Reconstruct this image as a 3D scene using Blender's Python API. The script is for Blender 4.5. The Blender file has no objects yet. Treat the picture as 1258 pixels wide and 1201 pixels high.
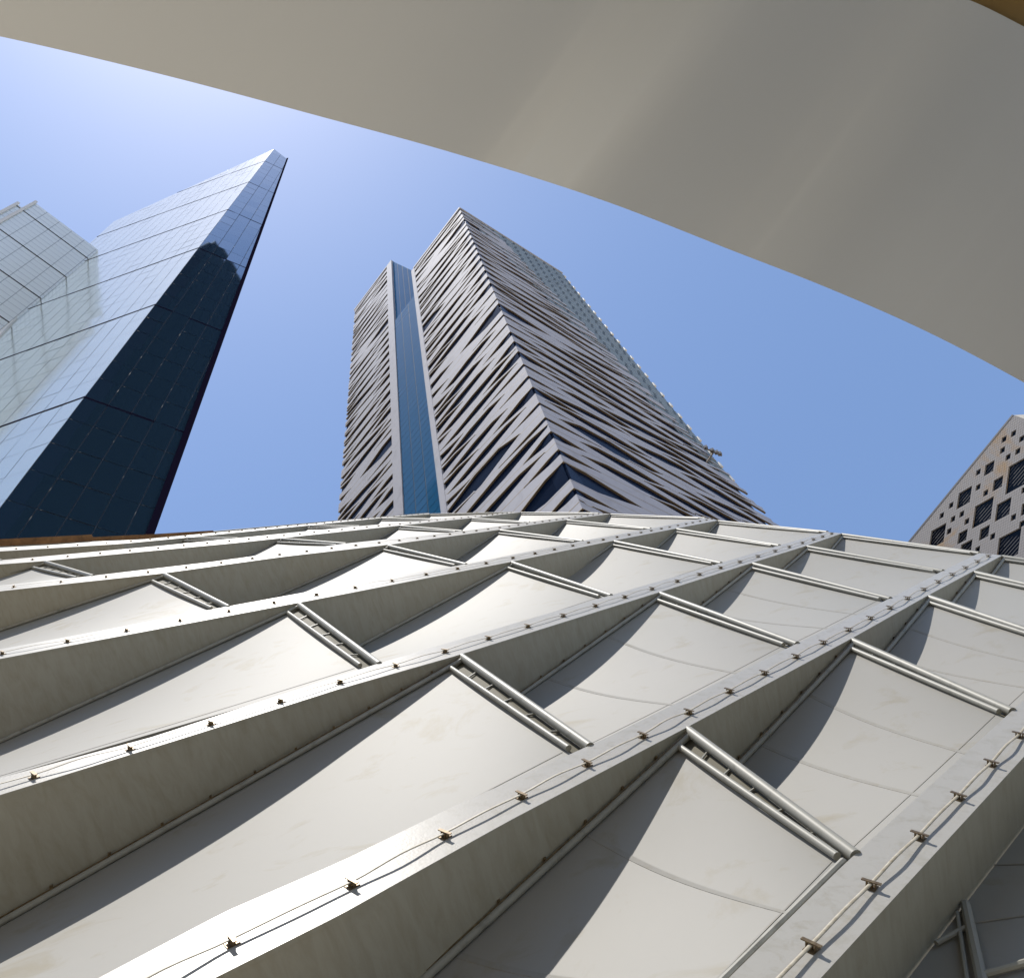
import bpy, bmesh, math, random
from mathutils import Vector, Matrix
random.seed(7)
R = math.radians
C = bpy.context.scene.collection
SC = bpy.context.scene

# ---------------------------------------------------------------- camera
F = 1050.0; CX, CY = 629.0, 600.5
U = Vector((466-CX, CY-14, -F)).normalized()            # world up in camera axes
FW = Vector((0, 0, -1)); FH = (FW-U*FW.dot(U)).normalized(); RT = FH.cross(U)
M3 = Matrix((RT, FH, U))                                 # camera -> world
CAM = Vector((0, 0, 1.65))
cam = bpy.data.cameras.new('camera'); co = bpy.data.objects.new('camera', cam); C.objects.link(co)
co.matrix_world = Matrix.Translation(CAM) @ M3.to_4x4()
cam.sensor_fit = 'HORIZONTAL'; cam.sensor_width = 36; cam.lens = 36*F/1258.0
cam.clip_start = 0.05; cam.clip_end = 5000
SC.camera = co

def ray(x, y): return (M3 @ Vector((x-CX, CY-y, -F)))    # depth along axis = F
# ---------------------------------------------------------------- light
SUN_PX = (235, -170)
sd = ray(*SUN_PX).normalized()
elev = math.asin(sd.z); az = math.atan2(sd.x, sd.y)
w = bpy.data.worlds.new('World'); SC.world = w; w.use_nodes = True
nt = w.node_tree; nt.nodes.clear()
sky = nt.nodes.new('ShaderNodeTexSky'); sky.sky_type = 'NISHITA'; sky.sun_disc = False
sky.sun_elevation = elev; sky.sun_rotation = az
sky.air_density = 1.0; sky.dust_density = 0.4; sky.ozone_density = 3.0; sky.altitude = 0
bg = nt.nodes.new('ShaderNodeBackground'); bg.inputs[1].default_value = 0.15
wo = nt.nodes.new('ShaderNodeOutputWorld')
nt.links.new(sky.outputs[0], bg.inputs[0]); nt.links.new(bg.outputs[0], wo.inputs[0])
sl = bpy.data.lights.new('sun', 'SUN'); sl.energy = 4.8; sl.angle = R(0.5); sl.color = (1, .955, .89)
so = bpy.data.objects.new('sun', sl); C.objects.link(so)
so.rotation_euler = sd.to_track_quat('Z', 'Y').to_euler()
SC.view_settings.view_transform = 'Standard'; SC.view_settings.look = 'None'
SC.view_settings.exposure = 0.45; SC.view_settings.gamma = 1
SC.cycles.max_bounces = 8

# ---------------------------------------------------------------- materials
def mat(name, col, rough=.5, metal=0, noise=None, bump=None, spec=None, streak=None):
    m = bpy.data.materials.new(name); m.use_nodes = True
    t = m.node_tree; b = t.nodes['Principled BSDF']
    b.inputs['Base Color'].default_value = (*col, 1); b.inputs['Roughness'].default_value = rough
    b.inputs['Metallic'].default_value = metal
    if spec is not None: b.inputs['Specular IOR Level'].default_value = spec
    tc = t.nodes.new('ShaderNodeTexCoord')
    if noise:
        sc, col2, lo, hi = noise
        mp = t.nodes.new('ShaderNodeMapping'); mp.inputs['Scale'].default_value = streak or (1, 1, 1)
        t.links.new(tc.outputs['Object'], mp.inputs[0])
        n = t.nodes.new('ShaderNodeTexNoise'); n.inputs['Scale'].default_value = sc
        n.inputs['Detail'].default_value = 8; n.inputs['Roughness'].default_value = .65; n.inputs['Distortion'].default_value = .6
        t.links.new(mp.outputs[0], n.inputs['Vector'])
        r = t.nodes.new('ShaderNodeValToRGB'); r.color_ramp.elements[0].position = lo; r.color_ramp.elements[1].position = hi
        r.color_ramp.elements[0].color = (*col2, 1); r.color_ramp.elements[1].color = (*col, 1)
        t.links.new(n.outputs[0], r.inputs[0]); t.links.new(r.outputs[0], b.inputs['Base Color'])
    if bump:
        n = t.nodes.new('ShaderNodeTexNoise'); n.inputs['Scale'].default_value = bump[0]; n.inputs['Detail'].default_value = 4
        t.links.new(tc.outputs['Object'], n.inputs['Vector'])
        bp = t.nodes.new('ShaderNodeBump'); bp.inputs['Strength'].default_value = bump[1]; bp.inputs['Distance'].default_value = bump[2]
        t.links.new(n.outputs[0], bp.inputs['Height']); t.links.new(bp.outputs[0], b.inputs['Normal'])
    return m

M = dict(
    panel=mat('white_panel_paint', (.255, .248, .228), .62, 0, (1.5, (.222, .205, .165), .30, .44), (3, .12, .02), spec=.18),
    fin=mat('white_fin_paint', (.33, .315, .26), .5, 0, (3, (.28, .26, .20), .3, .6), (30, .35, .003), streak=(6, 1, .6)),
    flange=mat('flange_paint', (.34, .328, .30), .38, 0, (9, (.29, .275, .235), .3, .5), (60, .35, .002), spec=.22),
    tube=mat('tube_paint', (.25, .245, .215), .5, 0, (6, (.17, .165, .14), .3, .48), spec=.25),
    seam=mat('seam_paint', (.248, .241, .222), .75, 0, (5, (.228, .212, .18), .3, .5), spec=.1),
    plate=mat('plate_shade_tan', (.13, .12, .09), .7, spec=.1),  # shade of the gap between the twin tubes, put into the colour
    bronze=mat('bronze_clip', (.20, .145, .075), .42, .55, (30, (.10, .065, .03), .35, .6)),
    cable=mat('cream_cable', (.36, .33, .26), .5, 0, (20, (.26, .22, .15), .35, .6)),
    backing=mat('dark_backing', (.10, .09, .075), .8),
    brown=mat('brown_coping', (.25, .13, .055), .7, 0, (4, (.12, .06, .025), .35, .6)),
    ground=mat('ground', (.50, .42, .30), .85, 0, (.8, (.42, .345, .24), .35, .65)),
)

# ---------------------------------------------------------------- helpers
def link(o, parent=None):
    C.objects.link(o)
    if parent: o.parent = parent
    return o
def thing(name, label, cat, loc=(0, 0, 0), group=None):
    o = bpy.data.objects.new(name, None); o.location = loc; o.empty_display_size = .5
    C.objects.link(o); o['label'] = label; o['category'] = cat
    if group: o['group'] = group
    return o
def meshob(name, verts, faces, m, parent=None, smooth=False, base=(0, 0, 0), mi=None):
    me = bpy.data.meshes.new(name); b = Vector(base)
    me.from_pydata([tuple(Vector(v)-b) for v in verts], [], faces)
    for mm in (m if isinstance(m, (list, tuple)) else [m]): me.materials.append(mm)
    if mi:
        for p, k in zip(me.polygons, mi): p.material_index = k
    if smooth:
        for p in me.polygons: p.use_smooth = True
    me.validate(); me.update()
    o = bpy.data.objects.new(name, me)
    if parent:
        o.parent = parent
        # parents sit at a world location with no rotation: children hold world minus every parent offset
        off = Vector((0, 0, 0)); p = parent
        while p: off += p.location; p = p.parent
        o.location = b-off
    else: o.location = b
    C.objects.link(o)
    return o
class MB:
    def __init__(s): s.v = []; s.f = []; s.m = []
    def add(s, vs, fs, k=0):
        n = len(s.v); s.v += [Vector(v) for v in vs]; s.f += [tuple(i+n for i in f) for f in fs]; s.m += [k]*len(fs)
    def quad(s, a, b, c, d, k=0): s.add([a, b, c, d], [(0, 1, 2, 3)], k)
    def box(s, o, ax, ay, az, k=0):          # corner + three edge vectors
        o, ax, ay, az = map(Vector, (o, ax, ay, az))
        vs = [o, o+ax, o+ax+ay, o+ay, o+az, o+ax+az, o+ax+ay+az, o+ay+az]
        s.add(vs, [(0, 3, 2, 1), (4, 5, 6, 7), (0, 1, 5, 4), (1, 2, 6, 5), (2, 3, 7, 6), (3, 0, 4, 7)], k)
    def tube(s, pts, r, seg=10, k=0, up=None, flat=1.0):
        pts = [Vector(p) for p in pts]; n = len(s.v); N = len(pts)
        for i, p in enumerate(pts):
            t = (pts[min(i+1, N-1)]-pts[max(i-1, 0)]).normalized()
            a = t.cross(up or Vector((.31, .2, .93))).normalized(); b = a.cross(t).normalized()
            for q in range(seg):
                g = 2*math.pi*q/seg
                s.v.append(p+a*math.cos(g)*r+b*math.sin(g)*r*flat)
        for i in range(N-1):
            for q in range(seg):
                s.f.append((n+i*seg+q, n+i*seg+(q+1) % seg, n+(i+1)*seg+(q+1) % seg, n+(i+1)*seg+q)); s.m.append(k)
        s.f.append(tuple(n+q for q in range(seg))[::-1]); s.m.append(k)
        s.f.append(tuple(n+(N-1)*seg+q for q in range(seg))); s.m.append(k)
    def build(s, name, m, parent=None, smooth=False):
        lo = Vector([min(v[i] for v in s.v) for i in range(3)]); hi = Vector([max(v[i] for v in s.v) for i in range(3)])
        base = (lo+hi)/2
        o = meshob(name, s.v, s.f, m, parent, False, base, s.m)
        if smooth:
            for p in o.data.polygons: p.use_smooth = True
            o.data.set_sharp_from_angle(angle=R(40))
        return o

# ---------------------------------------------------------------- the setting: ground
g = MB(); g.quad((-1500, -1500, 0), (1500, -1500, 0), (1500, 1500, 0), (-1500, 1500, 0))
go = g.build('ground', M['ground']); go['kind'] = 'structure'

# ---------------------------------------------------------------- the shell surface
D = 2.5
def vline(x): return 540-.031*x
def surf(x, y, d=0.0):
    h = y-vline(x)
    if h < 170: h = h-.012*(170-h)**2
    h = max(h, 40)
    return CAM+ray(x, y)*(D/h)-NRM*d
NRM = Vector((0, 0, 0))
_a, _b, _c = surf(300, 900), surf(900, 900), surf(600, 1200)
NRM = (_b-_a).cross(_c-_a).normalized()
if NRM.dot(CAM-_a) < 0: NRM = -NRM                        # outward, towards the viewer
def lerp_poly(P, x):
    P = sorted(P)
    if x <= P[0][0]: a, b = P[0], P[1]
    elif x >= P[-1][0]: a, b = P[-2], P[-1]
    else:
        for a, b in zip(P, P[1:]):
            if a[0] <= x <= b[0]: break
    return a[1]+(b[1]-a[1])*(x-a[0])/(b[0]-a[0])
# flange edges in photo coordinates (upper edge, lower edge); x range from crest outwards
FINS = {
 1: ([(895, 1201), (1035, 1063), (1243, 873), (1420, 709)], [(1008, 1201), (1258, 929), (1455, 715)], (640, 1420), (760, 1458)),
 2: ([(120, 1201), (277, 1119), (420, 1057), (557, 990), (736, 910), (820, 869), (977, 791), (1095, 734), (1158, 701), (1203, 679)],
     [(263, 1201), (420, 1122), (625, 1008), (840, 895), (1046, 784), (1140, 731), (1196, 701), (1231, 682)], (-250, 1203), (-150, 1231)),
 3: ([(0, 955), (190, 904), (420, 829), (470, 813), (715, 741), (840, 705), (883, 692), (956, 670), (1016, 653)],
     [(0, 976), (220, 908), (420, 845), (561, 805), (820, 724), (924, 691), (991, 670), (1034, 655)], (-450, 1016), (-400, 1034)),
 4: ([(0, 797), (127, 774), (278, 745), (420, 719), (571, 693), (711, 665), (799, 649), (866, 636)],
     [(0, 809), (127, 785), (420, 730), (627, 690), (753, 664), (830, 649), (882, 639)], (-450, 866), (-430, 882)),
 5: ([(0, 719), (114, 707), (260, 690), (420, 668), (560, 653), (735, 630)],
     [(0, 726), (200, 704), (345, 684), (477, 669), (617, 650), (697, 638), (750, 631)], (-600, 735), (-580, 750)),
 6: ([(0, 688), (200, 670), (420, 648), (600, 632), (628, 629)],
     [(0, 693), (53, 689), (287, 667), (438, 651), (580, 636), (640, 629)], (-600, 628), (-600, 640)),
 7: ([(0, 674), (147, 665), (371, 644), (525, 630)],
     [(0, 677), (147, 668), (220, 661), (371, 646), (469, 636), (529, 631)], (-600, 525), (-600, 529)),
 0: ([(1180, 1490), (1258, 1330), (1560, 724)], [(1230, 1490), (1310, 1330), (1590, 724)], (1100, 1560), (1150, 1590)),
}
def fu(i, x, d=0): return surf(x, lerp_poly(FINS[i][0], x), d)
def fl(i, x, d=0): return surf(x, lerp_poly(FINS[i][1], x), d)

shell = thing('museum_shell', 'long sloping white shell of diagonal fins, tilted panels and cross tubes filling the lower half', 'building', surf(640, 900)*1.0)
shell.location = Vector((shell.location.x, shell.location.y, 0))

WEB = .46*D; FT = .028
def march(fn, x0, x1, step=.12):
    """x positions equally spaced in 3D along an edge"""
    n = 700; xs = [x0+(x1-x0)*k/n for k in range(n+1)]; out = [x0]; acc = 0; p = fn(x0)
    for x in xs[1:]:
        q = fn(x); acc += (q-p).length; p = q
        if acc >= step: out.append(x); acc -= step
    if out[-1] != x1: out.append(x1)
    return out
fin_obj = {}
CLIP0 = {1: 997, 2: 285, 3: 160, 4: 83, 5: 75, 6: 40, 7: 20, 0: 1300}
for i in (0, 1, 2, 3, 4, 5, 6, 7):
    (u0, u1), (l0, l1) = FINS[i][2], FINS[i][3]
    n = 60; mb = MB(); Us = []; Ls = []
    for k in range(n+1):
        q = k/n
        # even in 1/h so far ends are not starved
        Us.append((u0+(u1-u0)*q)); Ls.append((l0+(l1-l0)*q))
    ring = []; WB = .235*D if i == 1 else WEB
    for a, b in zip(Us, Ls):
        pu, pl = fu(i, a), fl(i, b)
        across = (pu-pl).normalized()
        ring.append([pl, pu, pu-NRM*FT, pl+across*.03-NRM*FT, pl+across*.03-NRM*WB, pl-NRM*WB+across*.006, pl-NRM*FT+across*.006, pl-NRM*FT])
    vs = [v for r_ in ring for v in r_]; fs = []; mi = []
    for k in range(n):
        for q in range(8):
            fs.append((k*8+q, k*8+(q+1) % 8, (k+1)*8+(q+1) % 8, (k+1)*8+q)); mi.append(0 if q == 0 else 1)
    fs += [tuple(range(8))[::-1], tuple(n*8+q for q in range(8))]; mi += [1, 1]
    mb.add(vs, fs); mb.m = mi
    fo = mb.build('diagonal_fin', [M['flange'], M['fin']], shell)
    fin_obj[i] = fo
    # cable in low arcs and bronze clips along the flange
    mid = lambda x, i=i: (surf(x, (lerp_poly(FINS[i][0], x)*.42+lerp_poly(FINS[i][1], x)*.58)))
    xend = (l1-6)
    if i == 0: continue
    st = .70
    xs = march(mid, CLIP0[i], xend, st)[:-1]
    back = march(mid, CLIP0[i], l0+30, st)[1:-1]
    xs = [x for x in reversed(back) if x > -180][-3:]+xs
    pts = []; rnd = random.Random(i)
    for a, b in zip(xs, xs[1:]):
        pa, pb = mid(a), mid(b); ln = (pb-pa)
        side = ln.cross(NRM).normalized()
        lift = rnd.uniform(.002, .022); sw = rnd.uniform(-.005, .010)*rnd.choice((.3, .6, 1.4))
        for k in range(8):
            q = k/8; s_ = math.sin(math.pi*q)
            pts.append(pa.lerp(pb, q)+NRM*(.026+lift*s_*s_)+side*sw*s_)
    pts.append(mid(xs[-1])+NRM*.03)
    cb = MB(); cb.tube(pts, .0105, 8, up=NRM, flat=.35)
    cb.build('cable', M['cable'], fo, True)
    for j, x in enumerate(xs):
        p = mid(x); t = (mid(x+3)-mid(x-3)).normalized(); s_ = t.cross(NRM).normalized()
        c = MB(); rj = rnd.uniform(-.2, .2); t = (t+s_*rj).normalized(); s_ = t.cross(NRM).normalized()
        c.box(p-t*.034-s_*.028, t*.068, s_*.056, NRM*.005)                  # foot plate
        c.tube([p+NRM*.002, p+NRM*.032], .010, 8, up=s_)                  # stud
        c.box(p-t*.012-s_*.050+NRM*.032, t*.022, s_*.100, NRM*.006)       # cross bar
        c.box(p-t*.012-s_*.026+NRM*.005, t*.022, s_*.006, NRM*.028)
        c.box(p-t*.012+s_*.020+NRM*.005, t*.022, s_*.006, NRM*.028)
        c.build('clip', M['bronze'], fo)

# cells: nodes on the left fin's lower edge and on the right fin's upper edge, from the crest down
STRIPS = [
 (2, 1, [1231, 1196, 1140, 1046, 843, -130], [1419, 1381, 1327, 1243, 1049, 650]),
 (3, 2, [1034, 991, 924, 810, 565, -330], [1203, 1158, 1093, 978, 722, -200]),
 (4, 3, [882, 831, 754, 628, 365, -300], [1016, 957, 885, 749, 463, -400]),
 (5, 4, [750, 696, 614, 476, 200, -450], [866, 799, 715, 571, 278, -430]),
 (6, 5, [640, 580, 492, 345, 54, -580], [735, 650, 567, 424, 112, -560]),
 (7, 6, [529, 469, 380, 230, -60, -590], [628, 540, 441, 291, 0, -580]),
]
RATE = .185
for (a, b, lx, rx) in STRIPS:
    for c in range(len(lx)-1):
        xl0, xl1, xr0, xr1 = lx[c], lx[c+1], rx[c], rx[c+1]
        L0, L1 = fl(a, xl0), fl(a, xl1); R0, R1 = fu(b, xr0), fu(b, xr1)
        DISH = 0
        length = (L1-L0).length; rate = {2: (.19, .207), 3: (.205, .182)}.get(a, (.235, .228))[c == 4]
        dmax = length*rate
        ns, nc = 36, 18; DISH = .078*dmax*(1 if a < 4 else .7)
        def left(s): 
            # straight line in 3D between the nodes, sinking linearly
            return L0.lerp(L1, s)-NRM*(.085+ (dmax)*s)
        def right(s): return R0.lerp(R1, s)-NRM*(.045)
        def P(s, t, off=0.0):
            p = left(s).lerp(right(s), t)
            # the sheet is dished, deepest near its middle
            p = p-NRM*(DISH*math.sin(math.pi*t)*(1.15-.3*t)*math.sin(math.pi*min(1, s*1.1))**.8)
            return p+NRM*off
        down = (L1-L0).normalized(); cross = (R0-L0).normalized()
        def S0(s): return .03+s*.97
        mb = MB(); vs = []; fs = []
        for i_ in range(ns+1):
            for j_ in range(nc+1): vs.append(P(S0(i_/ns), .0+j_/nc*1.0))
        for i_ in range(ns+1):
            for j_ in range(nc+1): vs.append(P(S0(i_/ns), .0+j_/nc*1.0, -.02))
        W_ = nc+1; T_ = (ns+1)*W_
        for i_ in range(ns):
            for j_ in range(nc):
                q = i_*W_+j_
                fs.append((q, q+1, q+W_+1, q+W_)); fs.append((T_+q, T_+q+W_, T_+q+W_+1, T_+q+1))
        for i_ in range(ns):
            q = i_*W_; fs.append((q, q+W_, T_+q+W_, T_+q)); q += nc; fs.append((q, T_+q, T_+q+W_, q+W_))
        for j_ in range(nc):
            q = j_; fs.append((q, T_+q, T_+q+1, q+1)); q = ns*W_+j_; fs.append((q, q+1, T_+q+1, T_+q))
        mb.add(vs, fs); po = mb.build('cladding_panel', M['panel'], shell, True)
        # seams: thin lapped strips across and hems along the edges
        w0 = (R0-L0).length
        def strip(f0, f1, k, wd, h=.0025):
            m_ = MB(); pr = []
            for q in range(k+1):
                pr.append((f0(q/k), f1(q/k)))
            vs = []; 
            for p0, p1 in pr: vs += [p0+NRM*h, p1+NRM*h, p0-NRM*.003, p1-NRM*.003]
            fs = []
            for q in range(k):
                e = q*4
                fs += [(e, e+1, e+5, e+4), (e, e+4, e+6, e+2), (e+1, e+3, e+7, e+5)]
            m_.add(vs, fs); return m_
        nse = (max(1, round(length/1.7)) if c >= 2 and (a == 2 or (a == 3 and c < 4)) else 0)
        for k in range(1, nse+1):
            sv = k/(nse+1)+random.uniform(-.03, .03); ds = .024/length
            strip(lambda q: P(sv-ds, .02+.96*q), lambda q: P(sv+ds, .02+.96*q), 14, 0).build('seam_strip', M['seam'], po)
        if c >= 2:
            dt = .006/w0
            strip(lambda q: P(.04+.95*q, .94-dt), lambda q: P(.04+.95*q, .94+dt), 20, 0, .003).build('edge_seam', M['seam'], po)
        # tubes round the sheet
        t1 = MB(); t1.tube([P(.0+q/14, 0)+cross*.05+NRM*.035 for q in range(15)], .026, 10, up=NRM)
        t1.build('edge_tube', M['tube'], po, True)
        t2 = MB(); A_ = P(.03, .03)+NRM*.03; B_ = P(.03, .955)+NRM*.03
        t2.tube([A_, B_], .026, 10, up=NRM); t2.build('head_tube', M['tube'], po, True)
        if a == 2 and c == 4:
            t3 = MB(); t3.tube([P(.035+.96*q/14, .985)+NRM*.035 for q in range(15)], .022, 8, up=NRM)
            t3.build('side_tube', M['tube'], po, True)
        # small lugs between web and edge tube
        if c >= 1 and a < 4:
            nl = int(length/.42)
            lg = MB()
            for k in range(1, nl):
                q = k/nl
                p = left(q)+NRM*.05
                lg.tube([p-cross*.005, p+cross*.055], .008, 6, up=NRM)
                lg.box(p-down*.012+NRM*.010, down*.024, cross*.022, NRM*.02)
            lg.tube([left(q/10)+NRM*.062+cross*.03 for q in range(11)], .006, 5, up=NRM)
            if nl > 1: lg.build('lug_rail', M['bronze'], po)
        # the big cross tube at flange level, with brackets to the head tube
        ct = MB(); T0 = L0-NRM*.035-down*.03; T1 = R0-NRM*.02-down*.03
        ct.tube([T0, T1], .041, 14, up=NRM); cto = ct.build('cross_tube', M['tube'], shell, True)
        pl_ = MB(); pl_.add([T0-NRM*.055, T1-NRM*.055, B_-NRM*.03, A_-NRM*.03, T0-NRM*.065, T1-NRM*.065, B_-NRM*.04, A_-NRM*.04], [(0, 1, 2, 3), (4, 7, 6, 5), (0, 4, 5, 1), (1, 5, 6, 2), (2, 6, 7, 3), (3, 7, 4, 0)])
        pl_.build('gap_shade_plate', M['plate'], cto)  # added sheet whose dark tan stands in for shade between the tubes
        if c >= 2:
            for k in range(1, 6):
                q = k/6; p = T0.lerp(T1, q); e = A_.lerp(B_, q); bk = MB()
                bk.tube([p-NRM*.03, e-NRM*.012], .010, 6, up=NRM); bk.build('bracket', M['tube'], cto)

# last strip down to the low panels right of the nearest fin
def lowp(x, y, d): return surf(x, y, 0) if False else None
n = 24; mb = MB(); vs = []
for k in range(n+1):
    q = k/n
    l = fl(1, 760+(1458-760)*q, .215*D); r_ = fu(0, 1100+(1560-1100)*q, .10*D)
    for j in range(9): vs.append(l.lerp(r_, j/8))
fs = [(k*9+j, k*9+j+1, (k+1)*9+j+1, (k+1)*9+j) for k in range(n) for j in range(8)]
mb.add(vs, fs); lpo = mb.build('cladding_panel', M['panel'], shell, True)
def lowpt(x, y, up=0):          # point on that low sheet for a photo position
    v = CAM; d_ = ray(x, y); P0 = fl(1, 1140, .215*D); e1 = fl(1, 1200, .215*D)-P0; e2 = fu(0, 1200, .10*D)-P0
    nn = e1.cross(e2).normalized()
    if nn.dot(CAM-P0) < 0: nn = -nn
    k = (P0+nn*up-CAM).dot(nn)/d_.dot(nn)
    return CAM+d_*k
for pts, r in (([(1186, 1110), (1209, 1215)], .03), ([(1200, 1199), (1275, 1178)], .02), ([(1150, 1158), (1190, 1137)], .016),
               ([(1176, 1120), (1190, 1215)], .012)):
    m_ = MB(); m_.tube([lowpt(x, y, .03) for x, y in pts], r, 8, up=NRM); m_.build('edge_tube', M['tube'], lpo, True)
for y0, y1 in ((1063, 1059), (1133, 1119)):
    m_ = MB(); m_.tube([lowpt(1195, y0, .004), lowpt(1290, y1, .004)], .008, 6, up=NRM, flat=.4); m_.build('seam_strip', M['seam'], lpo, True)

# crest coping at the far left and the last sheet behind fin seven
mb = MB(); vs = []; n = 20
for k in range(n+1):
    x = -400+k/n*925
    yc = lerp_poly([(-400, 689), (0, 667), (113, 661.5), (260, 653), (420, 639), (525, 630)], x)
    a_, b_ = fl(7, x, .3), surf(x, yc, .0)
    vs += [a_, b_]
mb.add(vs, [(2*k, 2*k+1, 2*k+3, 2*k+2) for k in range(n)]); mb.build('cladding_panel', M['fin'], shell)
mb = MB()
pp = [surf(x, y) for x, y in ((-400, 689), (-200, 678), (0, 668.5), (60, 665.5), (113, 662.5))]
qq = [surf(x, y) for x, y in ((113, 662.5), (190, 658.5), (262, 654))]
def coping(ps, hgt):
    m_ = MB()
    for a_, b_ in zip(ps, ps[1:]):
        e = (b_-a_); m_.box(a_-NRM*hgt*.5, e, NRM*hgt, Vector((0, 1, 0))*.12)
    return m_
coping(pp, .30).build('coping', M['brown'], shell); coping(qq, .14).build('coping', M['brown'], shell)
cp = MB(); cp.tube([surf(x, y) for x, y in ((262, 653.5), (340, 646.5), (420, 639.5), (525, 630.5))], .035, 8, up=NRM)
cp.build('cross_tube', M['tube'], shell, True)

# dark body behind the sheets
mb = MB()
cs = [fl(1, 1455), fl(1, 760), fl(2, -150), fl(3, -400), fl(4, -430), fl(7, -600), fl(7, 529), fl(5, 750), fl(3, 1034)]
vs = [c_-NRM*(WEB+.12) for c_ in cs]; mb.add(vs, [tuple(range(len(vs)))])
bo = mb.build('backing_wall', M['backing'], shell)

# ================================================================ towers
def glass(name, col, rough=.06, metal=.9, spec=.5):
    m = mat(name, col, rough, metal, spec=spec); return m
def diel(name, col, rough, ior):
    m = mat(name, col, rough, 0); b = m.node_tree.nodes['Principled BSDF']; b.inputs['IOR'].default_value = ior; b.inputs['Specular Tint'].default_value = (.5, .85, 1, 1); return m
M.update(
    palejoint=mat('pale_joint', (.30, .35, .38), .5, .3),
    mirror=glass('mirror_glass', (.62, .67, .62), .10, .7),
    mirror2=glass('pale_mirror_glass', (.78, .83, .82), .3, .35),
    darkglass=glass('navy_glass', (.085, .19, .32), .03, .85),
    blackglass=diel('black_tower_glass', (.002, .003, .008), .15, 1.06),
    joint=mat('dark_joint', (.06, .065, .08), .6),
    rim=mat('white_rim', (.62, .62, .62), .4),
    purple=mat('dark_edge_metal', (.010, .008, .02), .7, 0, spec=0),
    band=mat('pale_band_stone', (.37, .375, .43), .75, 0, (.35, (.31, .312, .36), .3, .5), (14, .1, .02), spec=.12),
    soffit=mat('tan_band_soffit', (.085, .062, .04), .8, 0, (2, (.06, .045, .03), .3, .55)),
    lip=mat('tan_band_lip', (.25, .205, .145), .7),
    gapglass=diel('deep_blue_glass', (.003, .008, .024), .2, 1.1),
    stripglass=diel('teal_glass', (.008, .08, .20), .05, 1.08),
    stripglass2=diel('pale_teal_glass', (.010, .085, .19), .05, 1.16),
    tile=mat('grey_blue_tile', (.20, .24, .26), .6, 0, (.6, (.15, .18, .20), .3, .55)),
    slot=mat('dark_slot', (.03, .04, .05), .5),
    stone=mat('grey_stone_tile', (.25, .24, .245), .75, 0, (.10, (.29, .20, .12), .36, .46)),
    stone2=mat('pale_stone_cap', (.5, .48, .44), .6),
    window=diel('black_window_glass', (.004, .005, .010), .15, 1.25),
    bar=mat('window_bar', (.075, .075, .085), .6),
    canopy=mat('satin_canopy_metal', (.51, .55, .60), .55, .2),
    canopyin=mat('gold_inner_soffit', (.22, .145, .045), .6, 0, (1.0, (.19, .12, .035), .3, .6)),
    lamp=mat('floodlight_grey', (.12, .12, .13), .5),
)
UP = Vector((0, 0, 1))
def horiz(v): v = Vector((v.x, v.y, 0)); return v.normalized()
class VPlane:
    """vertical plane through plan point P0 running along the horizontal direction H"""
    def __init__(s, P0, H):
        s.P0 = Vector((P0.x, P0.y, 0)); s.H = horiz(H)
        s.N = Vector((s.H.y, -s.H.x, 0))
        if s.N.dot(CAM-s.P0) < 0: s.N = -s.N
    def hit(s, x, y):
        d = ray(x, y); return CAM+d*((s.P0-CAM).dot(s.N)/d.dot(s.N))
    def uz(s, x, y): p = s.hit(x, y); return ((p-s.P0).dot(s.H), p.z)
    def at(s, u, z, n=0.0): return s.P0+s.H*u+UP*z+s.N*n
def clip_poly(P, poly):
    """Sutherland-Hodgman: clip polygon P (list of (u,z)) by the convex polygon poly"""
    A = sum(a[0]*b[1]-b[0]*a[1] for a, b in zip(poly, poly[1:]+poly[:1]))
    if A < 0: poly = poly[::-1]
    out = P
    for a, b in zip(poly, poly[1:]+poly[:1]):
        inp = out; out = []
        f = lambda p: (b[0]-a[0])*(p[1]-a[1])-(b[1]-a[1])*(p[0]-a[0])
        for p, q in zip(inp, inp[1:]+inp[:1]):
            fp, fq = f(p), f(q)
            if fp >= 0: out.append(p)
            if (fp >= 0) != (fq >= 0):
                t = fp/(fp-fq); out.append((p[0]+(q[0]-p[0])*t, p[1]+(q[1]-p[1])*t))
        if not out: return []
    return out
def curtain(pl, polys, us, zs, gap, tilt, n=0.0, bow=0.0, rnd=None):
    """glass panes, each a hair out of true, over convex polygons of a vertical plane"""
    rnd = rnd or random.Random(3); mb = MB()
    for poly in polys:
        for i in range(len(us)-1):
            for j in range(len(zs)-1):
                u0, u1, z0, z1 = us[i]+gap/2, us[i+1]-gap/2, zs[j]+gap/2, zs[j+1]-gap/2
                c = clip_poly([(u0, z0), (u1, z0), (u1, z1), (u0, z1)], poly)
                if len(c) < 3: continue
                a, b = rnd.gauss(0, tilt), rnd.gauss(0, tilt); cu, cz = (u0+u1)/2, (z0+z1)/2
                nn = n+rnd.uniform(0, .004)
                vs = [pl.at(u, z, nn+a*(u-cu)+b*(z-cz)) for u, z in c]
                mb.add(vs, [tuple(range(len(vs)))])
    return mb
def slab(pl, poly, n0, n1, mb=None):
    mb = mb or MB(); k = len(poly)
    vs = [pl.at(u, z, n1) for u, z in poly]+[pl.at(u, z, n0) for u, z in poly]
    mb.add(vs, [tuple(range(k)), tuple(range(k, 2*k))[::-1]]+[(i, i+k, (i+1) % k+k, (i+1) % k) for i in range(k)])
    return mb
def frange(a, b, s):
    out = [a]
    while out[-1] < b: out.append(out[-1]+s)
    return out

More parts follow.
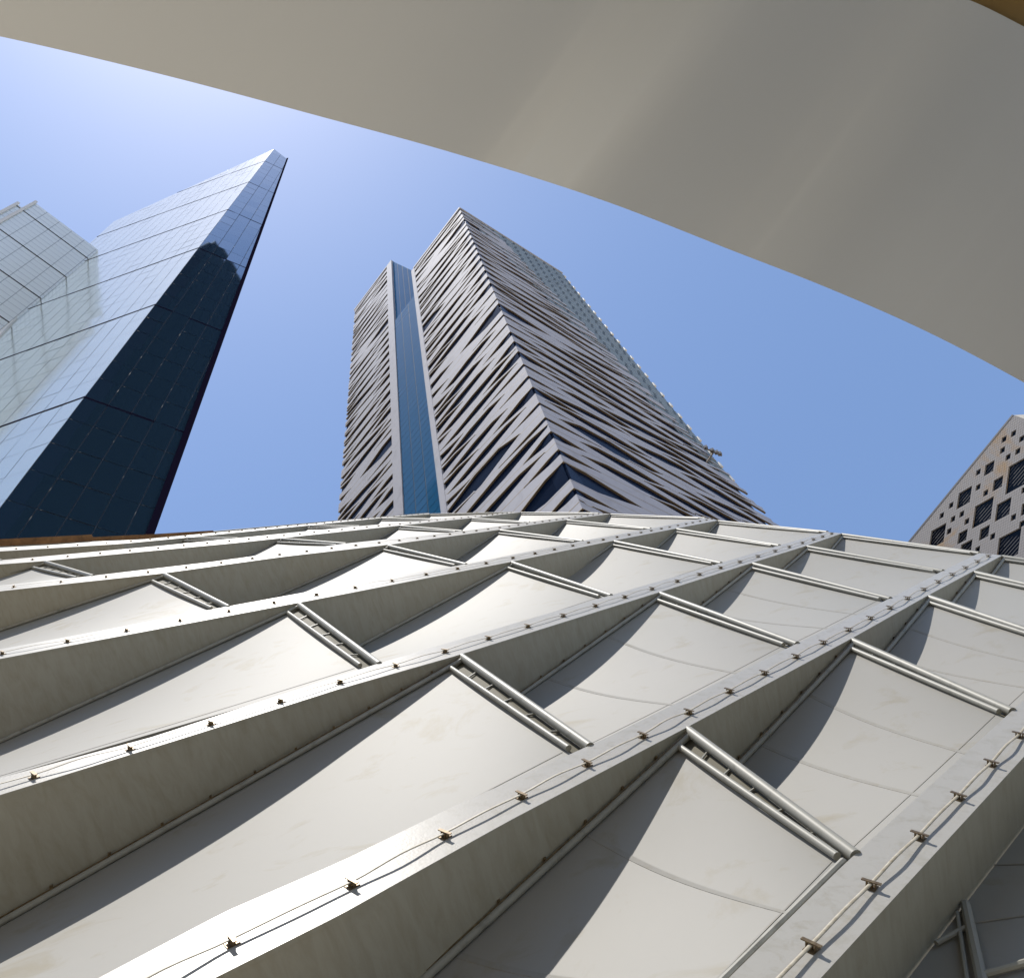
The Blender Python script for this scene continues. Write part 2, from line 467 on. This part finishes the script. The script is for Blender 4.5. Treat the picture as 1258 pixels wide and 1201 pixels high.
# ---- blade-shaped glass tower on the left
d0 = 45.0
e = horiz(ray(200, 362))*d0
TB = VPlane(e, ray(345-31600, 190+11440)); TD = VPlane(e, ray(3466, 1660))
def zat(pl, x, y): return pl.uz(x, y)[1]
bz = [zat(TD, x, y) for x, y in ((0, 601), (98.6, 484), (185, 380), (241, 311), (281, 263.6), (311, 227.7), (345, 190))]
# heights read on the shared vertical edge
def zedge(x, y):
    d = ray(x, y); return CAM.z+d.z*d0/math.hypot(d.x, d.y)
bz = [zedge(x, y) for x, y in ((0, 601), (98.6, 484), (185, 380), (241, 311), (281, 263.6), (311, 227.7), (345, 190))]
ztop = bz[-1]; bh = (bz[5]-bz[1])/4
bands = [bz[1]+bh*k for k in range(-3, 9)]
t1 = thing('glass_tower', 'pointed glass tower with one pale sky-lit face and one navy blue face', 'building', (e.x, e.y, 0))
NR = 6; ph = bh/NR
def rows(z0, z1): return [b+ph*k for b in bands for k in range(NR)]
zs = rows(0, 0)
# dark face: triangle between the upright edge and the slanting one
A1 = TD.uz(352, 195); A2 = TD.uz(178, 657)
sl_ = (A2[0]-A1[0])/(A2[1]-A1[1]); zb = 6.0
dark_poly = [(0, zb), (A2[0]+sl_*(zb-A2[1]), zb), A1, (0, ztop)]
slab(TD, dark_poly, -.5, -.05).build('joint_frame', M['joint'], t1)
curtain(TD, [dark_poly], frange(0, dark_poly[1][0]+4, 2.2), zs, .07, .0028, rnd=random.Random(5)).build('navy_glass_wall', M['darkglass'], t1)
for b in bands:
    if zb < b < ztop-1:
        w_ = A2[0]+sl_*(b-A2[1]); m_ = MB(); m_.box(TD.at(0, b-.22, -.04), TD.H*w_, UP*.34, TD.N*.05); m_.build('floor_band', M['purple'], t1)
m_ = MB(); wE = .5
q0, q1 = dark_poly[1], A1
slab(TD, [q0, (q0[0]+wE*1.5, q0[1]), (q1[0]+.35, q1[1]+1.2), q1], -.3, .2, m_); m_.build('edge_fin', M['purple'], t1)
# bright face
bp = [TB.uz(x, y) for x, y in ((140, 272), (118, 300), (64, 344), (0, 414))]
bp[1] = (35.3, bp[1][1]); bp[2] = (min(bp[2][0], 32.6), bp[2][1]); k_ = (bp[3][0]-bp[2][0])/(bp[3][1]-bp[2][1])
low = (bp[3][0]+k_*(zb-bp[3][1]), zb)
bright_poly = [(0, zb), (0, ztop), bp[0], bp[1], bp[2], low]
slab(TB, [(0, zb), (0, ztop), bp[0], bp[1], bp[2], low], -.3, -.05).build('joint_frame', M['palejoint'], t1)
umin = min(p[0] for p in bright_poly); umax = max(p[0] for p in bright_poly)
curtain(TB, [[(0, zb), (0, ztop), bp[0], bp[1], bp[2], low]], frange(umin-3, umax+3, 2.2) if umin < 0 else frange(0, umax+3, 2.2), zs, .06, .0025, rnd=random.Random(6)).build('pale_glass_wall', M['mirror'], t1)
sgn = -1 if umin < 0 else 1; uw = umin if umin < 0 else umax
for b in bands:
    if zb < b < ztop-1:
        c = clip_poly([(umin-1, b-.16), (umax+1, b-.16), (umax+1, b+.16), (umin-1, b+.16)], [(0, zb), (0, ztop), bp[0], bp[1], bp[2], low])
        if len(c) > 2: slab(TB, c, -.04, .04).build('floor_band', M['purple'], t1)
# corner piece along its far edge: white strip and dark reveal
m_ = MB(); slab(TB, [bp[2], low, (low[0]+sgn*1.3, low[1]), (bp[2][0]+sgn*1.3, bp[2][1])], -.8, .25, m_); m_.build('edge_fin', M['rim'], t1)
m_ = MB(); slab(TB, [(bp[2][0]+sgn*1.303, bp[2][1]), (low[0]+sgn*1.303, low[1]), (low[0]+sgn*2.1, low[1]), (bp[2][0]+sgn*2.1, bp[2][1])], -.9, -.02, m_); m_.build('edge_reveal', M['purple'], t1)
# roof and back so that it is a closed volume
m_ = MB()
foot = [TD.at(0, 0, -1.2), TD.at(dark_poly[1][0]*.97, 0, -1.2), TD.at(0, 0, -1.2)+TB.H*low[0]*.97]
foot[2] = TB.at(low[0]*.97, 0, -1.2)
tops = [TD.at(0, ztop-1, -1.2), TD.at(A1[0], A1[1]-1, -1.2), TB.at(bp[3][0]*.9, bp[3][1]-4, -1.4)]
m_.add(foot+tops, [(0, 1, 4, 3), (1, 2, 5, 4), (2, 0, 3, 5), (3, 4, 5), (0, 2, 1)])
m_.build('core_wall', M['joint'], t1)

# ---- the dark tower behind the viewer: the navy face mirrors it below and the sky above its roof
t5 = thing('dark_tower', 'tall dark glass tower behind the viewer, seen only mirrored in the navy tower face', 'building', (-1, -35, 0))
HB = 338.0
BF = VPlane(Vector((-13, -25, 0)), Vector((1, 0, 0))); BF.N = Vector((0, 1, 0))
m_ = MB(); m_.box((-13, -42, 0), (26, 0, 0), (0, 16.8, 0), (0, 0, HB)); m_.build('core_wall', M['purple'], t5)
curtain(BF, [[(0, 0), (26, 0), (26, HB), (0, HB)]], frange(0, 25, 2.6), frange(0, HB-4, 4.2), .16, .006, rnd=random.Random(12)).build('dark_glass_wall', M['blackglass'], t5)
m_ = MB(); m_.box((-13.3, -42.3, HB), (26.6, 0, 0), (0, 17.6, 0), (0, 0, 1.2)); m_.build('roof_rim', M['joint'], t5)

# ---- tower behind it, far left
far = max((TB.at(low[0], 0)-Vector((0, 0, 0))).length, 60)+14
e2 = horiz(ray(20, 300))*far
T2 = VPlane(e2, ray(2360, 1979))
t2 = thing('glass_tower', 'pale glass tower with a stepped white-rimmed top at the left edge, behind the pointed tower', 'building', (e2.x, e2.y, 0))
zz = lambda x, y: T2.uz(x, y)
pA = [zz(x, y) for x, y in ((-60, 307), (21, 250.5), (28.5, 257.5), (43, 249), (112, 301))]
l_ = [zz(-60, 600), zz(43, 600)]
uL, uR = pA[1][0], pA[4][0]; 
us_all = sorted([pA[1][0], pA[3][0]])
zl = [zz(x, y)[1] for x, y in ((98.6, 309.7), (68, 328), (38, 356))]
b2 = [zz(60, 282)[1], zz(60, 282)[1]]
dz = abs(zz(40, 308)[1]-zz(40, 358)[1])
z_first = zz(28.6, 259)[1]; dz = (zz(0, 279.5)[1]-zz(0, 329)[1])
bands2 = [z_first-dz*k for k in range(-1, 9)]
end = pA[4][0]+30 if pA[4][0] > pA[3][0] else pA[4][0]-30
polyA = [(pA[1][0], 5), (pA[1][0], pA[1][1]), (pA[3][0], pA[1][1]), (pA[3][0], 5)]
polyB = [(pA[3][0], 5), pA[3], (end, pA[3][1]), (end, 5)]
zs2 = sorted(b+dz/7*k for b in bands2 for k in range(7))
for pg, n_ in ((polyA, 0), (polyB, .0)):
    slab(T2, pg, -6, -.05).build('joint_frame', M['palejoint'], t2)
    uu = [p[0] for p in pg]
    curtain(T2, [pg], frange(min(uu), max(uu), 2.6), zs2, .08, .003, n_, rnd=random.Random(9)).build('pale_glass_wall', M['mirror2'], t2)
    for b in bands2:
        if b < max(p[1] for p in pg)-.5:
            m_ = MB(); m_.box(T2.at(min(uu), b-.13, -.04), T2.H*(max(uu)-min(uu)), UP*.26, T2.N*.1); m_.build('floor_band', M['purple'], t2)
# a neighbour block further left, reaching the frame edge
pg = [(pA[1][0]-.02, 5), (pA[1][0]-.02, pA[1][1]), (pA[1][0]-40, pA[1][1]), (pA[1][0]-40, 5)]
for q, w_ in ((pA[1], .5), (pA[3], .5)):
    m_ = MB(); m_.box(T2.at(q[0]-w_/2, 5, .02), T2.H*w_, UP*(q[1]-5+.6), T2.N*.25); m_.build('white_rim', M['rim'], t2)

# ---- the banded tower in the middle
dr = 45.0
er = horiz(ray(640, 440))*dr
PL = VPlane(er, ray(-1614, 3120)); PR = VPlane(er, ray(2991, 1796))
def zr(x, y):
    d = ray(x, y); return CAM.z+d.z*dr/math.hypot(d.x, d.y)
zT = zr(564, 255)
uS = PL.uz(529.5, 480)[0]; uC1 = PL.uz(523.5, 480)[0]; uG = PL.uz(488.5, 480)[0]; uC0 = PL.uz(480.5, 480)[0]; uW = PL.uz(431, 440)[0]
uRr = PR.uz(770, 430)[0]
zW = PL.uz(482, 318)[1]; zWend = zW
NROW = 62; pit = 4.4
t3 = thing('banded_tower', 'tall corner tower clad in pale wavy stone bands with a vertical strip of teal glass', 'building', (er.x, er.y, 0))
def bands_facade(pl, u_lo, u_hi_fn, ztop_, zbot, seed, phase=0.0, corner=True, depth=.24, per=21.0, rise=.085):
    """horizontal stone bands; between them long lens-shaped gaps in two staggered families"""
    rnd = random.Random(seed); kmax = int(ztop_/(pit/2)); kmin = int(zbot/(pit/2))
    big = random.Random(11); SP = {}
    for k in range(kmin, kmax+1):
        if big.random() < .16 and (k-1) not in SP and (k-2) not in SP: SP[k] = (big.choice((-1, 0, 0, 1)) if k % 2 == 0 else big.choice((-1, 0)))
    HUGE = [2*round(z_/pit) for z_ in (zr(611, 378), zr(686, 580), zr(573, 272))]
    def lenses(k):
        fam = k % 2; out = []; rr = random.Random(seed*1000+k); shared = random.Random(k*7+1)
        for n in range(-4, 5):
            c = (n+.5*fam)*per+rr.uniform(-.10, .10)*per
            ln = per*rr.uniform(.31, .47); h_ = rr.uniform(.19, .31)*pit; sg = rr.choice((1, 1, 1, -1))*(1 if c > 0 else -1)
            if n == 0 and fam == 0: c = 0; ln = per*shared.uniform(.24, .44); h_ = shared.uniform(.19, .27)*pit; sg = 0
            if k in SP and SP[k] == n: h_ *= 1.75; ln = per*.40
            elif any(j in SP and abs((SP[j]+.5*(j % 2))*per-c) < per*.8 for j in (k-1, k+1)): h_ *= .0 if fam and abs(c) > per*.6 else .45
            dk = min(abs(k-j) for j in HUGE)
            if n == 0 and dk == 0: h_ = .47*pit; ln = per*.5
            elif dk == 1 and abs(c) < per*.75: h_ = 0
            elif n == 0 and dk == 2: h_ = min(h_, .14*pit)
            out.append((c, ln, h_, sg))
        return out
    LZ = {k: lenses(k) for k in range(kmin-4, kmax+2)}
    def edges(u, k):
        """(lower, upper) offset of the gap on row line k at u; each gap is a long kinked slit"""
        for c, ln, h_, sg in LZ.get(k, []):
            q = (u-c)/ln
            if -1 < q < 1 and h_ > .05:
                def tri(q, pk):
                    v = (q+1)/(pk+1) if q < pk else (1-q)/(1-pk)
                    return min(1, v*1.4)
                tp_ = max(h_*tri(q, -.35*sg), .10); bt_ = max(h_*tri(q, .35*sg), .10)
                tl = -.10*sg*q*ln*.35
                return (tl-bt_, tl+tp_)
        return None
    step = .3
    mb = MB(); glassrows = []
    for k in range(kmin-3, kmax):
        zc = (k+.5)*pit/2
        uh = u_hi_fn(zc)
        if (uh-u_lo) <= .6: continue
        nn = max(2, int((uh-u_lo)/step)); us = [u_lo+(uh-u_lo)*i/nn for i in range(nn+1)]
        lo = []; hi = []
        for u in us:
            e0 = edges(u, k); e1 = edges(u, k+1)
            a = k*pit/2+(e0[1] if e0 else 0); b = (k+1)*pit/2+(e1[0] if e1 else 0)
            if b < a+.35: b = a+.35
            a = min(a+rise*u, ztop_); b = min(b+rise*u, ztop_+.004)
            lo.append(a); hi.append(b)
        # band: front, soffit underneath, top ledge
        n0 = len(mb.v); vs = []
        dj = rnd.uniform(0, .012)
        for u, a, b in zip(us, lo, hi):
            lp = min(.13, (b-a)*.3); vs += [pl.at(u, a, dj), pl.at(u, a+lp, dj), pl.at(u, b, dj), pl.at(u, b, -depth), pl.at(u, a, -depth)]
        fs = []; mi = []
        for i in range(nn):
            e_ = i*5
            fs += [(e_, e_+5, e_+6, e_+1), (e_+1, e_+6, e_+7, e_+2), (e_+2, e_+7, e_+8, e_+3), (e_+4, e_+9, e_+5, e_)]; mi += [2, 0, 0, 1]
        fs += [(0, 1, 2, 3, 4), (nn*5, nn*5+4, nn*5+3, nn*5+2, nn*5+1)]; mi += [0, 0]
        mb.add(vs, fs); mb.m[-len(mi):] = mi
    return mb
zlo = zr(700, 600)-35
full = lambda u: (lambda z: u)
# left main face, u grows away from the ridge
sL = 1 if uS > 0 else -1
PLp = PL
if uS < 0:
    PLp = VPlane(er, -PL.H); uS, uC1, uG, uC0, uW = -uS, -uC1, -uG, -uC0, -uW
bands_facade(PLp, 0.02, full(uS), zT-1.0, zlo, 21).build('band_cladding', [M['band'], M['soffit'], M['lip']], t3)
slab(PLp, [(0, zlo-8), (uS, zlo-8), (uS, zT-1.2), (0, zT-1.2)], -3, -.26).build('glass_wall', M['gapglass'], t3)
# right face with its slanting end
PRp = PR
if uRr < 0: PRp = VPlane(er, -PR.H)
ub = lambda x, y: PRp.uz(x, y)
B0, B1 = ub(602, 279), ub(955, 648)
slope = (B1[0]-B0[0])/(B1[1]-B0[1])
uend = lambda z: max(.0, min(B0[0]+slope*(round(z/pit)*pit-B0[1]), ub(955, 648)[0]+2))
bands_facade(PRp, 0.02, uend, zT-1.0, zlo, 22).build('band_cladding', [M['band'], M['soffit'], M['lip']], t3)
V0 = ub(690, 335); V1 = ub(850, 530); V2 = ub(946, 645)
def uE(z): return V0[0]+(V2[0]-V0[0])*(z-V0[1])/(V2[1]-V0[1])
uV = V0[0]
slab(PRp, [(0, zlo-8), (uE(zlo-8)-.3, zlo-8), (uE(V0[1]-.5)-.3, V0[1]-.5), (0, zT-1.2)], -3, -.26).build('glass_wall', M['gapglass'], t3)
# tiled upper part: a triangle between the band ends and the far edge
zc_ = V1[1]-14
tp = [(uE(zc_), zc_), (uE(V0[1]), V0[1]), (0.6, zT-1)]
while B0[0]+slope*(zc_-B0[1]) < uE(zc_)-.5: zc_ -= 2
tp = [(uE(zc_)-3, zc_), (uE(zc_), zc_), (uE(V0[1]), V0[1]), (2.5, zT-1), (.4, zT-4)]
slab(PRp, tp, -.25, -.14).build('slot_backing', M['slot'], t3)
mb = MB(); rnd = random.Random(4); rowz = frange(zlo, zT+2, 1.25)
for ri, z in enumerate(rowz):
    for u in frange(-3, uV+14, 3.1):
        for (a, b) in ((0, 2.45), (2.45, 3.1)):
            hh = 1.14 if a == 0 else .5
            sh = (ri % 3)*.35
            c = clip_poly([(u+a+sh, z), (u+b+sh, z), (u+b+sh, z+hh), (u+a+sh, z+hh)], tp)
            if len(c) > 2: mb.add([PRp.at(p[0], p[1], -.10+rnd.uniform(0, .03)) for p in c], [tuple(range(len(c)))])
mb.build('tile_cladding', M['tile'], t3)
z = zc_
while z < V0[1]-1:
    m_ = MB(); m_.box(PRp.at(uE(z)-.1, z, -.8), PRp.H*.5, UP*1.4, PRp.N*.9); m_.build('edge_block', M['rim'], t3)
    z += pit
# parapet caps following both roof lines
m_ = MB(); slab(PRp, [(0, zT-1.0), (uV+.3, V0[1]-.2), (uV+.3, V0[1]+.6), (0, zT)], -1.2, .12, m_); m_.build('parapet', M['band'], t3)
m_ = MB(); slab(PLp, [(0.0, zT-1.0), (uS+.3, zT-1.0), (uS+.3, zT), (0, zT)], -1.2, .12, m_); m_.build('parapet', M['band'], t3)
# columns either side of the glass strip
def column(ua, ub_, zt, n0, n1):
    m_ = MB(); m_.box(PLp.at(ua, zlo-8, n0), PLp.H*(ub_-ua), UP*(zt-zlo+8), PLp.N*(n1-n0)); m_.build('column', M['band'], t3)
column(uS, uS+(uC1-uS)*1.0, zT-.5, -5, .06)
column(uG, uC0+(uC0-uG)*.1, zW+.3, -5, .06)
zm = PLp.uz(492, 384)[1]; zN = PLp.uz(506, 330)[1]
g1 = curtain(PLp, [[(uC1+.02, zlo), (uG-.02, zlo), (uG-.02, zm), (uC1+.02, zm)]], [uC1+(uG-uC1)*k/3 for k in range(4)], frange(zlo, zm, 2.2), .12, .004, -.12, rnd=random.Random(2))
g1.build('glass_strip', M['stripglass2'], t3)
slab(PLp, [(uC1, zlo), (uG, zlo), (uG, zm), (uC1, zm)], -.5, -.17).build('glass_backing', M['joint'], t3)
g2 = curtain(PLp, [[(uC1+.02, zm-3), (uG-.02, zm-3), (uG-.02, zW-.2), (uC1+.02, zN)]], [uC1+(uG-uC1)*k/4 for k in range(5)], frange(zm-3, zW, 2.2), .12, .004, -.5, rnd=random.Random(3))
g2.build('glass_strip', M['stripglass'], t3)
slab(PLp, [(uC1, zm-3), (uG, zm-3), (uG, zW-.2), (uC1, zN)], -.9, -.56).build('glass_backing', M['joint'], t3)
# the left wing
uc = uC0+(uC0-uG)*.1
W = VPlane(PLp.at(uc, 0), PLp.H)
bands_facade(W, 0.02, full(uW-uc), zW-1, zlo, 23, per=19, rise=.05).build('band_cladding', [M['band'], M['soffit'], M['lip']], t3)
slab(PLp, [(uc, zlo-8), (uW-.2, zlo-8), (uW-.2, zW-1.2), (uc, zW-1.2)], -3, -.26).build('glass_wall', M['gapglass'], t3)
m_ = MB(); slab(PLp, [(uc, zW-1.0), (uW+.3, zW-1.0), (uW+.3, zW), (uc, zW)], -1.2, .12, m_); m_.build('parapet', M['band'], t3)
# body behind everything, down to the ground
m_ = MB()
a0 = er-PLp.N*3-PRp.N*3
ft = [a0, PLp.at(uW-.3, 0, -3.01), PLp.at(uW-.3, 0, -25), PRp.at(uV-.4, 0, -25), PRp.at(uV-.4, 0, -3.01)]
hts = [zT-3, zW-3, zW-3, V0[1]-2, V0[1]-2]
ft = [Vector((p.x, p.y, 0)) for p in ft]; k = len(ft)
m_.add(ft+[Vector((p.x, p.y, h)) for p, h in zip(ft, hts)], [(i, (i+1) % k, (i+1) % k+k, i+k) for i in range(k)]+[tuple(range(k, 2*k))])
m_.build('core_wall', M['band'], t3)
# floodlight arm sticking out near the right-hand edge
fp = PRp.hit(868, 568); tip = PRp.hit(873, 560)+PRp.N*.8
m_ = MB(); m_.tube([fp, tip], .14, 8); am = m_.build('lamp_arm', M['soffit'], t3)
barv = (PRp.hit(893, 557)-PRp.hit(862, 543)).normalized()
m_ = MB(); m_.tube([tip-barv*2.2, tip+barv*2.2], .12, 8); m_.build('lamp_bar', M['soffit'], am)
for k in (-2.0, -.2, 1.0, 1.9):
    m_ = MB(); p = tip+barv*k; m_.box(p+Vector((-.3, -.3, .1)), (.6, 0, 0), (0, .5, 0), (0, 0, .65)); m_.tube([p+Vector((0, -.05, .1)), p+Vector((0, -.05, -.1))], .2, 8)
    m_.build('floodlight', M['lamp'], am)

# ---- stone tower on the right with diamond windows
de = 95.0
eb = horiz(ray(1190, 590))*de
PB = VPlane(eb, ray(-674, 2850))
t4 = thing('stone_tower', 'grey stone tiled tower with diamond-shaped dark windows at the right edge', 'building', (eb.x, eb.y, 0))
rt = PB.uz(1245, 510); rl = PB.uz(1122, 660)
zroof = (rt[1]+rl[1])/2
Z5 = lambda X, Y: PB.uz(1080+X/5.46, 480+Y/5.46)
w1 = Z5(628, 925); w2 = Z5(650, 775); w3 = Z5(775, 705)
E1 = ((w2[0]-w1[0])/8, (w2[1]-w1[1])/8); E2 = ((w3[0]-w2[0])/8, (w3[1]-w2[1])/8)
det = E1[0]*E2[1]-E1[1]*E2[0]
def toab(u, z): return ((u*E2[1]-z*E2[0])/det, (E1[0]*z-E1[1]*u)/det)
def fromab(a, b): return (a*E1[0]+b*E2[0], a*E1[1]+b*E2[1])
unit = 1.0
wins = [(702, 815, 8), (577, 705, 6), (737, 515, 4), (797, 613, 4), (833, 790, 6), (935, 560, 10), (385, 975, 7), (560, 973, 4), (697, 958, 4), (870, 1035, 9),
        (585, 1060, 5), (985, 780, 4)]+[(x, y, 2) for x, y in ((905, 277), (842, 322), (957, 312), (825, 403), (938, 397), (872, 440), (661, 547), (667, 647), (712, 685),
        (487, 763), (421, 840), (550, 822), (490, 860), (594, 865), (475, 940), (765, 975), (820, 975), (887, 937), (903, 852), (958, 897), (965, 668), (660, 1065))]
taken = {}
wl = []
for X, Y, s in wins:
    a, b = toab(*Z5(X, Y)); ia, ib = round(a/unit-s/2), round(b/unit-s/2)
    s2 = s
    cells = [(ia+p, ib+q) for p in range(s2) for q in range(s2)]
    if any(c in taken for c in cells): continue
    for c in cells: taken[c] = 1
    wl.append((ia, ib, s2))
u_a = rl[0]; 
ca = toab(*PB.uz(1245, 600)); Na = 34
rq = PB.uz(1262, 516); rq2 = PB.uz(1262, 509)
ke = (rq[1]-rt[1])/(rq[0]-rt[0])
kl = (rl[1]-rt[1])/(rl[0]-rt[0])
big_poly = [rt, (rt[0]+(12-rt[1])/ke, 12), (rl[0]+25, 12), (rl[0]+25, rl[1]+kl*25)]

if PB.uz(1258, 600)[0] > PB.uz(1200, 600)[0]: pass
# the facade goes on past the frame and below the shell's crest with more of the same windows
rw = random.Random(31); cc = toab(*PB.uz(1245, 600))
for _ in range(420):
    s_ = rw.choice((2, 2, 2, 4, 4, 6, 8)); ia, ib = round(cc[0])+rw.randint(-60, 55), round(cc[1])+rw.randint(-60, 55)
    u_, z_ = fromab(ia+s_/2, ib+s_/2)
    q_ = M3.transposed() @ (PB.at(u_, z_)-CAM); px_, py_ = CX-F*q_.x/q_.z, CY+F*q_.y/q_.z
    if z_ < 16 or z_ > 92 or (px_ < 1275 and py_ < 715): continue
    pad = [(ia+p, ib+q) for p in range(-2, s_+2) for q in range(-2, s_+2)]
    if any(c in taken for c in pad): continue
    for p in range(s_):
        for q in range(s_): taken[(ia+p, ib+q)] = 1
    wl.append((ia, ib, s_))
mb = MB(); gp = unit*.03; mi_ = 0
c0 = (round(ca[0]/unit), round(ca[1]/unit))
for i in range(c0[0]-75, c0[0]+75):
    for j in range(c0[1]-75, c0[1]+75):
        if (i, j) in taken: continue
        pg = [fromab((i+p)*unit+(gp if p == 0 else -gp), (j+q)*unit+(gp if q == 0 else -gp)) for p, q in ((0, 0), (1, 0), (1, 1), (0, 1))]
        if max(p[1] for p in pg) < 8: continue
        c = clip_poly(pg, big_poly)
        if len(c) < 3: continue
        mb.add([PB.at(p[0], p[1], 0) for p in c], [tuple(range(len(c)))])
mb.build('stone_cladding', M['stone'], t4)
# joint layer just behind the tiles, with the same holes
mb = MB()
for i in range(c0[0]-75, c0[0]+75):
    for j in range(c0[1]-75, c0[1]+75):
        if (i, j) in taken: continue
        pg = [fromab((i+p)*unit, (j+q)*unit) for p, q in ((0, 0), (1, 0), (1, 1), (0, 1))]
        c = clip_poly(pg, big_poly)
        if len(c) >= 3: mb.add([PB.at(p[0], p[1], -.05) for p in c], [tuple(range(len(c)))])
mb.build('joint_layer', M['joint'], t4)
for ia, ib, s in wl:
    cs4 = [fromab((ia+p*s)*unit, (ib+q*s)*unit) for p, q in ((0, 0), (1, 0), (1, 1), (0, 1))]
    m_ = MB()
    for p, q in zip(cs4, cs4[1:]+cs4[:1]):
        m_.quad(PB.at(p[0], p[1], -.06), PB.at(q[0], q[1], -.06), PB.at(q[0], q[1], -.22), PB.at(p[0], p[1], -.22))
    m_.quad(*[PB.at(p[0], p[1], -.22) for p in cs4], k=1)
    wo_ = m_.build('window', [M['stone'], M['window']], t4)
    if s >= 4:
        bb = MB(); cz0 = min(p[1] for p in cs4); cz1 = max(p[1] for p in cs4)
        k = cz0
        h_ = (cz1-cz0)
        for r_ in range(1, s):
            zc = cz0+h_*r_/s; half = (h_/2-abs(zc-(cz0+cz1)/2)); cu = sum(p[0] for p in cs4)/4
            bb.box(PB.at(cu-half, zc-.03, -.215), PB.H*(2*half), UP*.06, PB.N*.03)
        bb.build('window_bars', M['bar'], wo_)
m_ = slab(PB, [(p[0], p[1]-(.6 if p[1] > 20 else 0)) for p in big_poly], -25, -1.0); m_.build('core_wall', M['stone'], t4)
m_ = slab(PB, [big_poly[3], rt, (rt[0], rt[1]+.25), (big_poly[3][0], big_poly[3][1]+.25)], -1.2, .03); m_.build('parapet', M['joint'], t4)
m_ = slab(PB, [(rt[0]-.03, rt[1]), (rt[0]+(rq[0]-rt[0])*4, rt[1]+(rq[1]-rt[1])*4), (rt[0]+(rq2[0]-rt[0])*4, rt[1]+(rq2[1]-rt[1])*4)], -25, -.02); m_.build('roof_cap', M['stone2'], t4)

# ================================================================ canopy overhead
HC = 9.0
EPX = [(-500, -50), (-250, -5), (0, 45), (200, 92), (400, 145), (560, 189), (740, 246), (900, 308), (1020, 355), (1140, 408), (1258, 470), (1400, 553), (1600, 690)]
IPX = [(-300, -470), (0, -395), (200, -340), (500, -245), (700, -175), (900, -104), (1190, 0), (1258, 33), (1500, 160), (1700, 280), (1900, 420)]
def smooth_poly(P, x):
    # Catmull-Rom through the points
    for i in range(len(P)-1):
        if P[i][0] <= x <= P[i+1][0] or i == len(P)-2: 
            if P[i][0] <= x or i == 0:
                if x <= P[i+1][0] or i == len(P)-2: break
    p0 = P[max(i-1, 0)]; p1 = P[i]; p2 = P[i+1]; p3 = P[min(i+2, len(P)-1)]
    t = (x-p1[0])/(p2[0]-p1[0]); h = p2[0]-p1[0]
    m1 = (p2[1]-p0[1])/(p2[0]-p0[0])*h; m2 = (p3[1]-p1[1])/(p3[0]-p1[0])*h
    return (2*t**3-3*t*t+1)*p1[1]+(t**3-2*t*t+t)*m1+(-2*t**3+3*t*t)*p2[1]+(t**3-t*t)*m2
def hpt(x, y, z): d = ray(x, y); return CAM+d*((z-CAM.z)/d.z)
cv = thing('canopy', 'smooth curved grey metal canopy soffit overhead with a gold brown inner panel', 'canopy', (0, 0, 0))
def flute(x):
    return FT_[max(0, min(len(FT_)-1, int((x+600)/5)))]
def gs(x, c, w_): return math.exp(-((x-c)/w_)**2)
FT_ = [0.0]
for k in range(520):
    x = -600+5*k
    m_s = -(gs(x, 655, 62)+.5*gs(x, 930, 80)+.75*gs(x, 1330, 85))+.12*gs(x, 800, 80)+.8*gs(x, 1120, 110)-.10*gs(x, 380, 160)
    FT_.append(FT_[-1]+5*.0044*m_s)
FT_ = [f+.35 for f in FT_]
nu, nv = 260, 10; vs = []
for i in range(nu+1):
    x = -480+i/nu*2060
    dz_ = flute(x); pe = hpt(x, smooth_poly(EPX, x), HC+dz_); xi = x+235; pi_ = hpt(xi, smooth_poly(IPX, xi), HC+dz_+.35)
    for j in range(nv+1):
        q = j/nv; p = pe.lerp(pi_, q); p.z += .35*(q*q-q); vs.append(p)
fs = [(i*(nv+1)+j, i*(nv+1)+j+1, (i+1)*(nv+1)+j+1, (i+1)*(nv+1)+j) for i in range(nu) for j in range(nv)]
meshob('soffit', vs, fs, M['canopy'], cv, True)
# outer fascia, top skin and the inner panel
fv = []
for i in range(nu+1):
    e0 = vs[i*(nv+1)]; i0 = vs[i*(nv+1)+nv]
    fv += [e0, e0+Vector((0, 0, .14)), i0+Vector((0, 0, .9)), i0+Vector((0, 0, .25)), i0]
ff = []
for i in range(nu):
    a = i*5; b = a+5
    ff += [(a, b, b+1, a+1), (a+1, b+1, b+2, a+2), (a+2, b+2, b+3, a+3), (a+3, b+3, b+4, a+4)]
meshob('roof_skin', fv, ff, M['canopy'], cv, False)
iv = []
for i in range(nu+1):
    i0 = vs[i*(nv+1)+nv]; e0 = vs[i*(nv+1)]; o = (i0-e0); o.z = 0; o.normalize()
    iv += [i0+Vector((0, 0, .12))-o*.1, i0+o*3.5+Vector((0, 0, .12))]
meshob('inner_soffit', iv, [(2*i, 2*i+1, 2*i+3, 2*i+2) for i in range(nu)], M['canopyin'], cv, False)
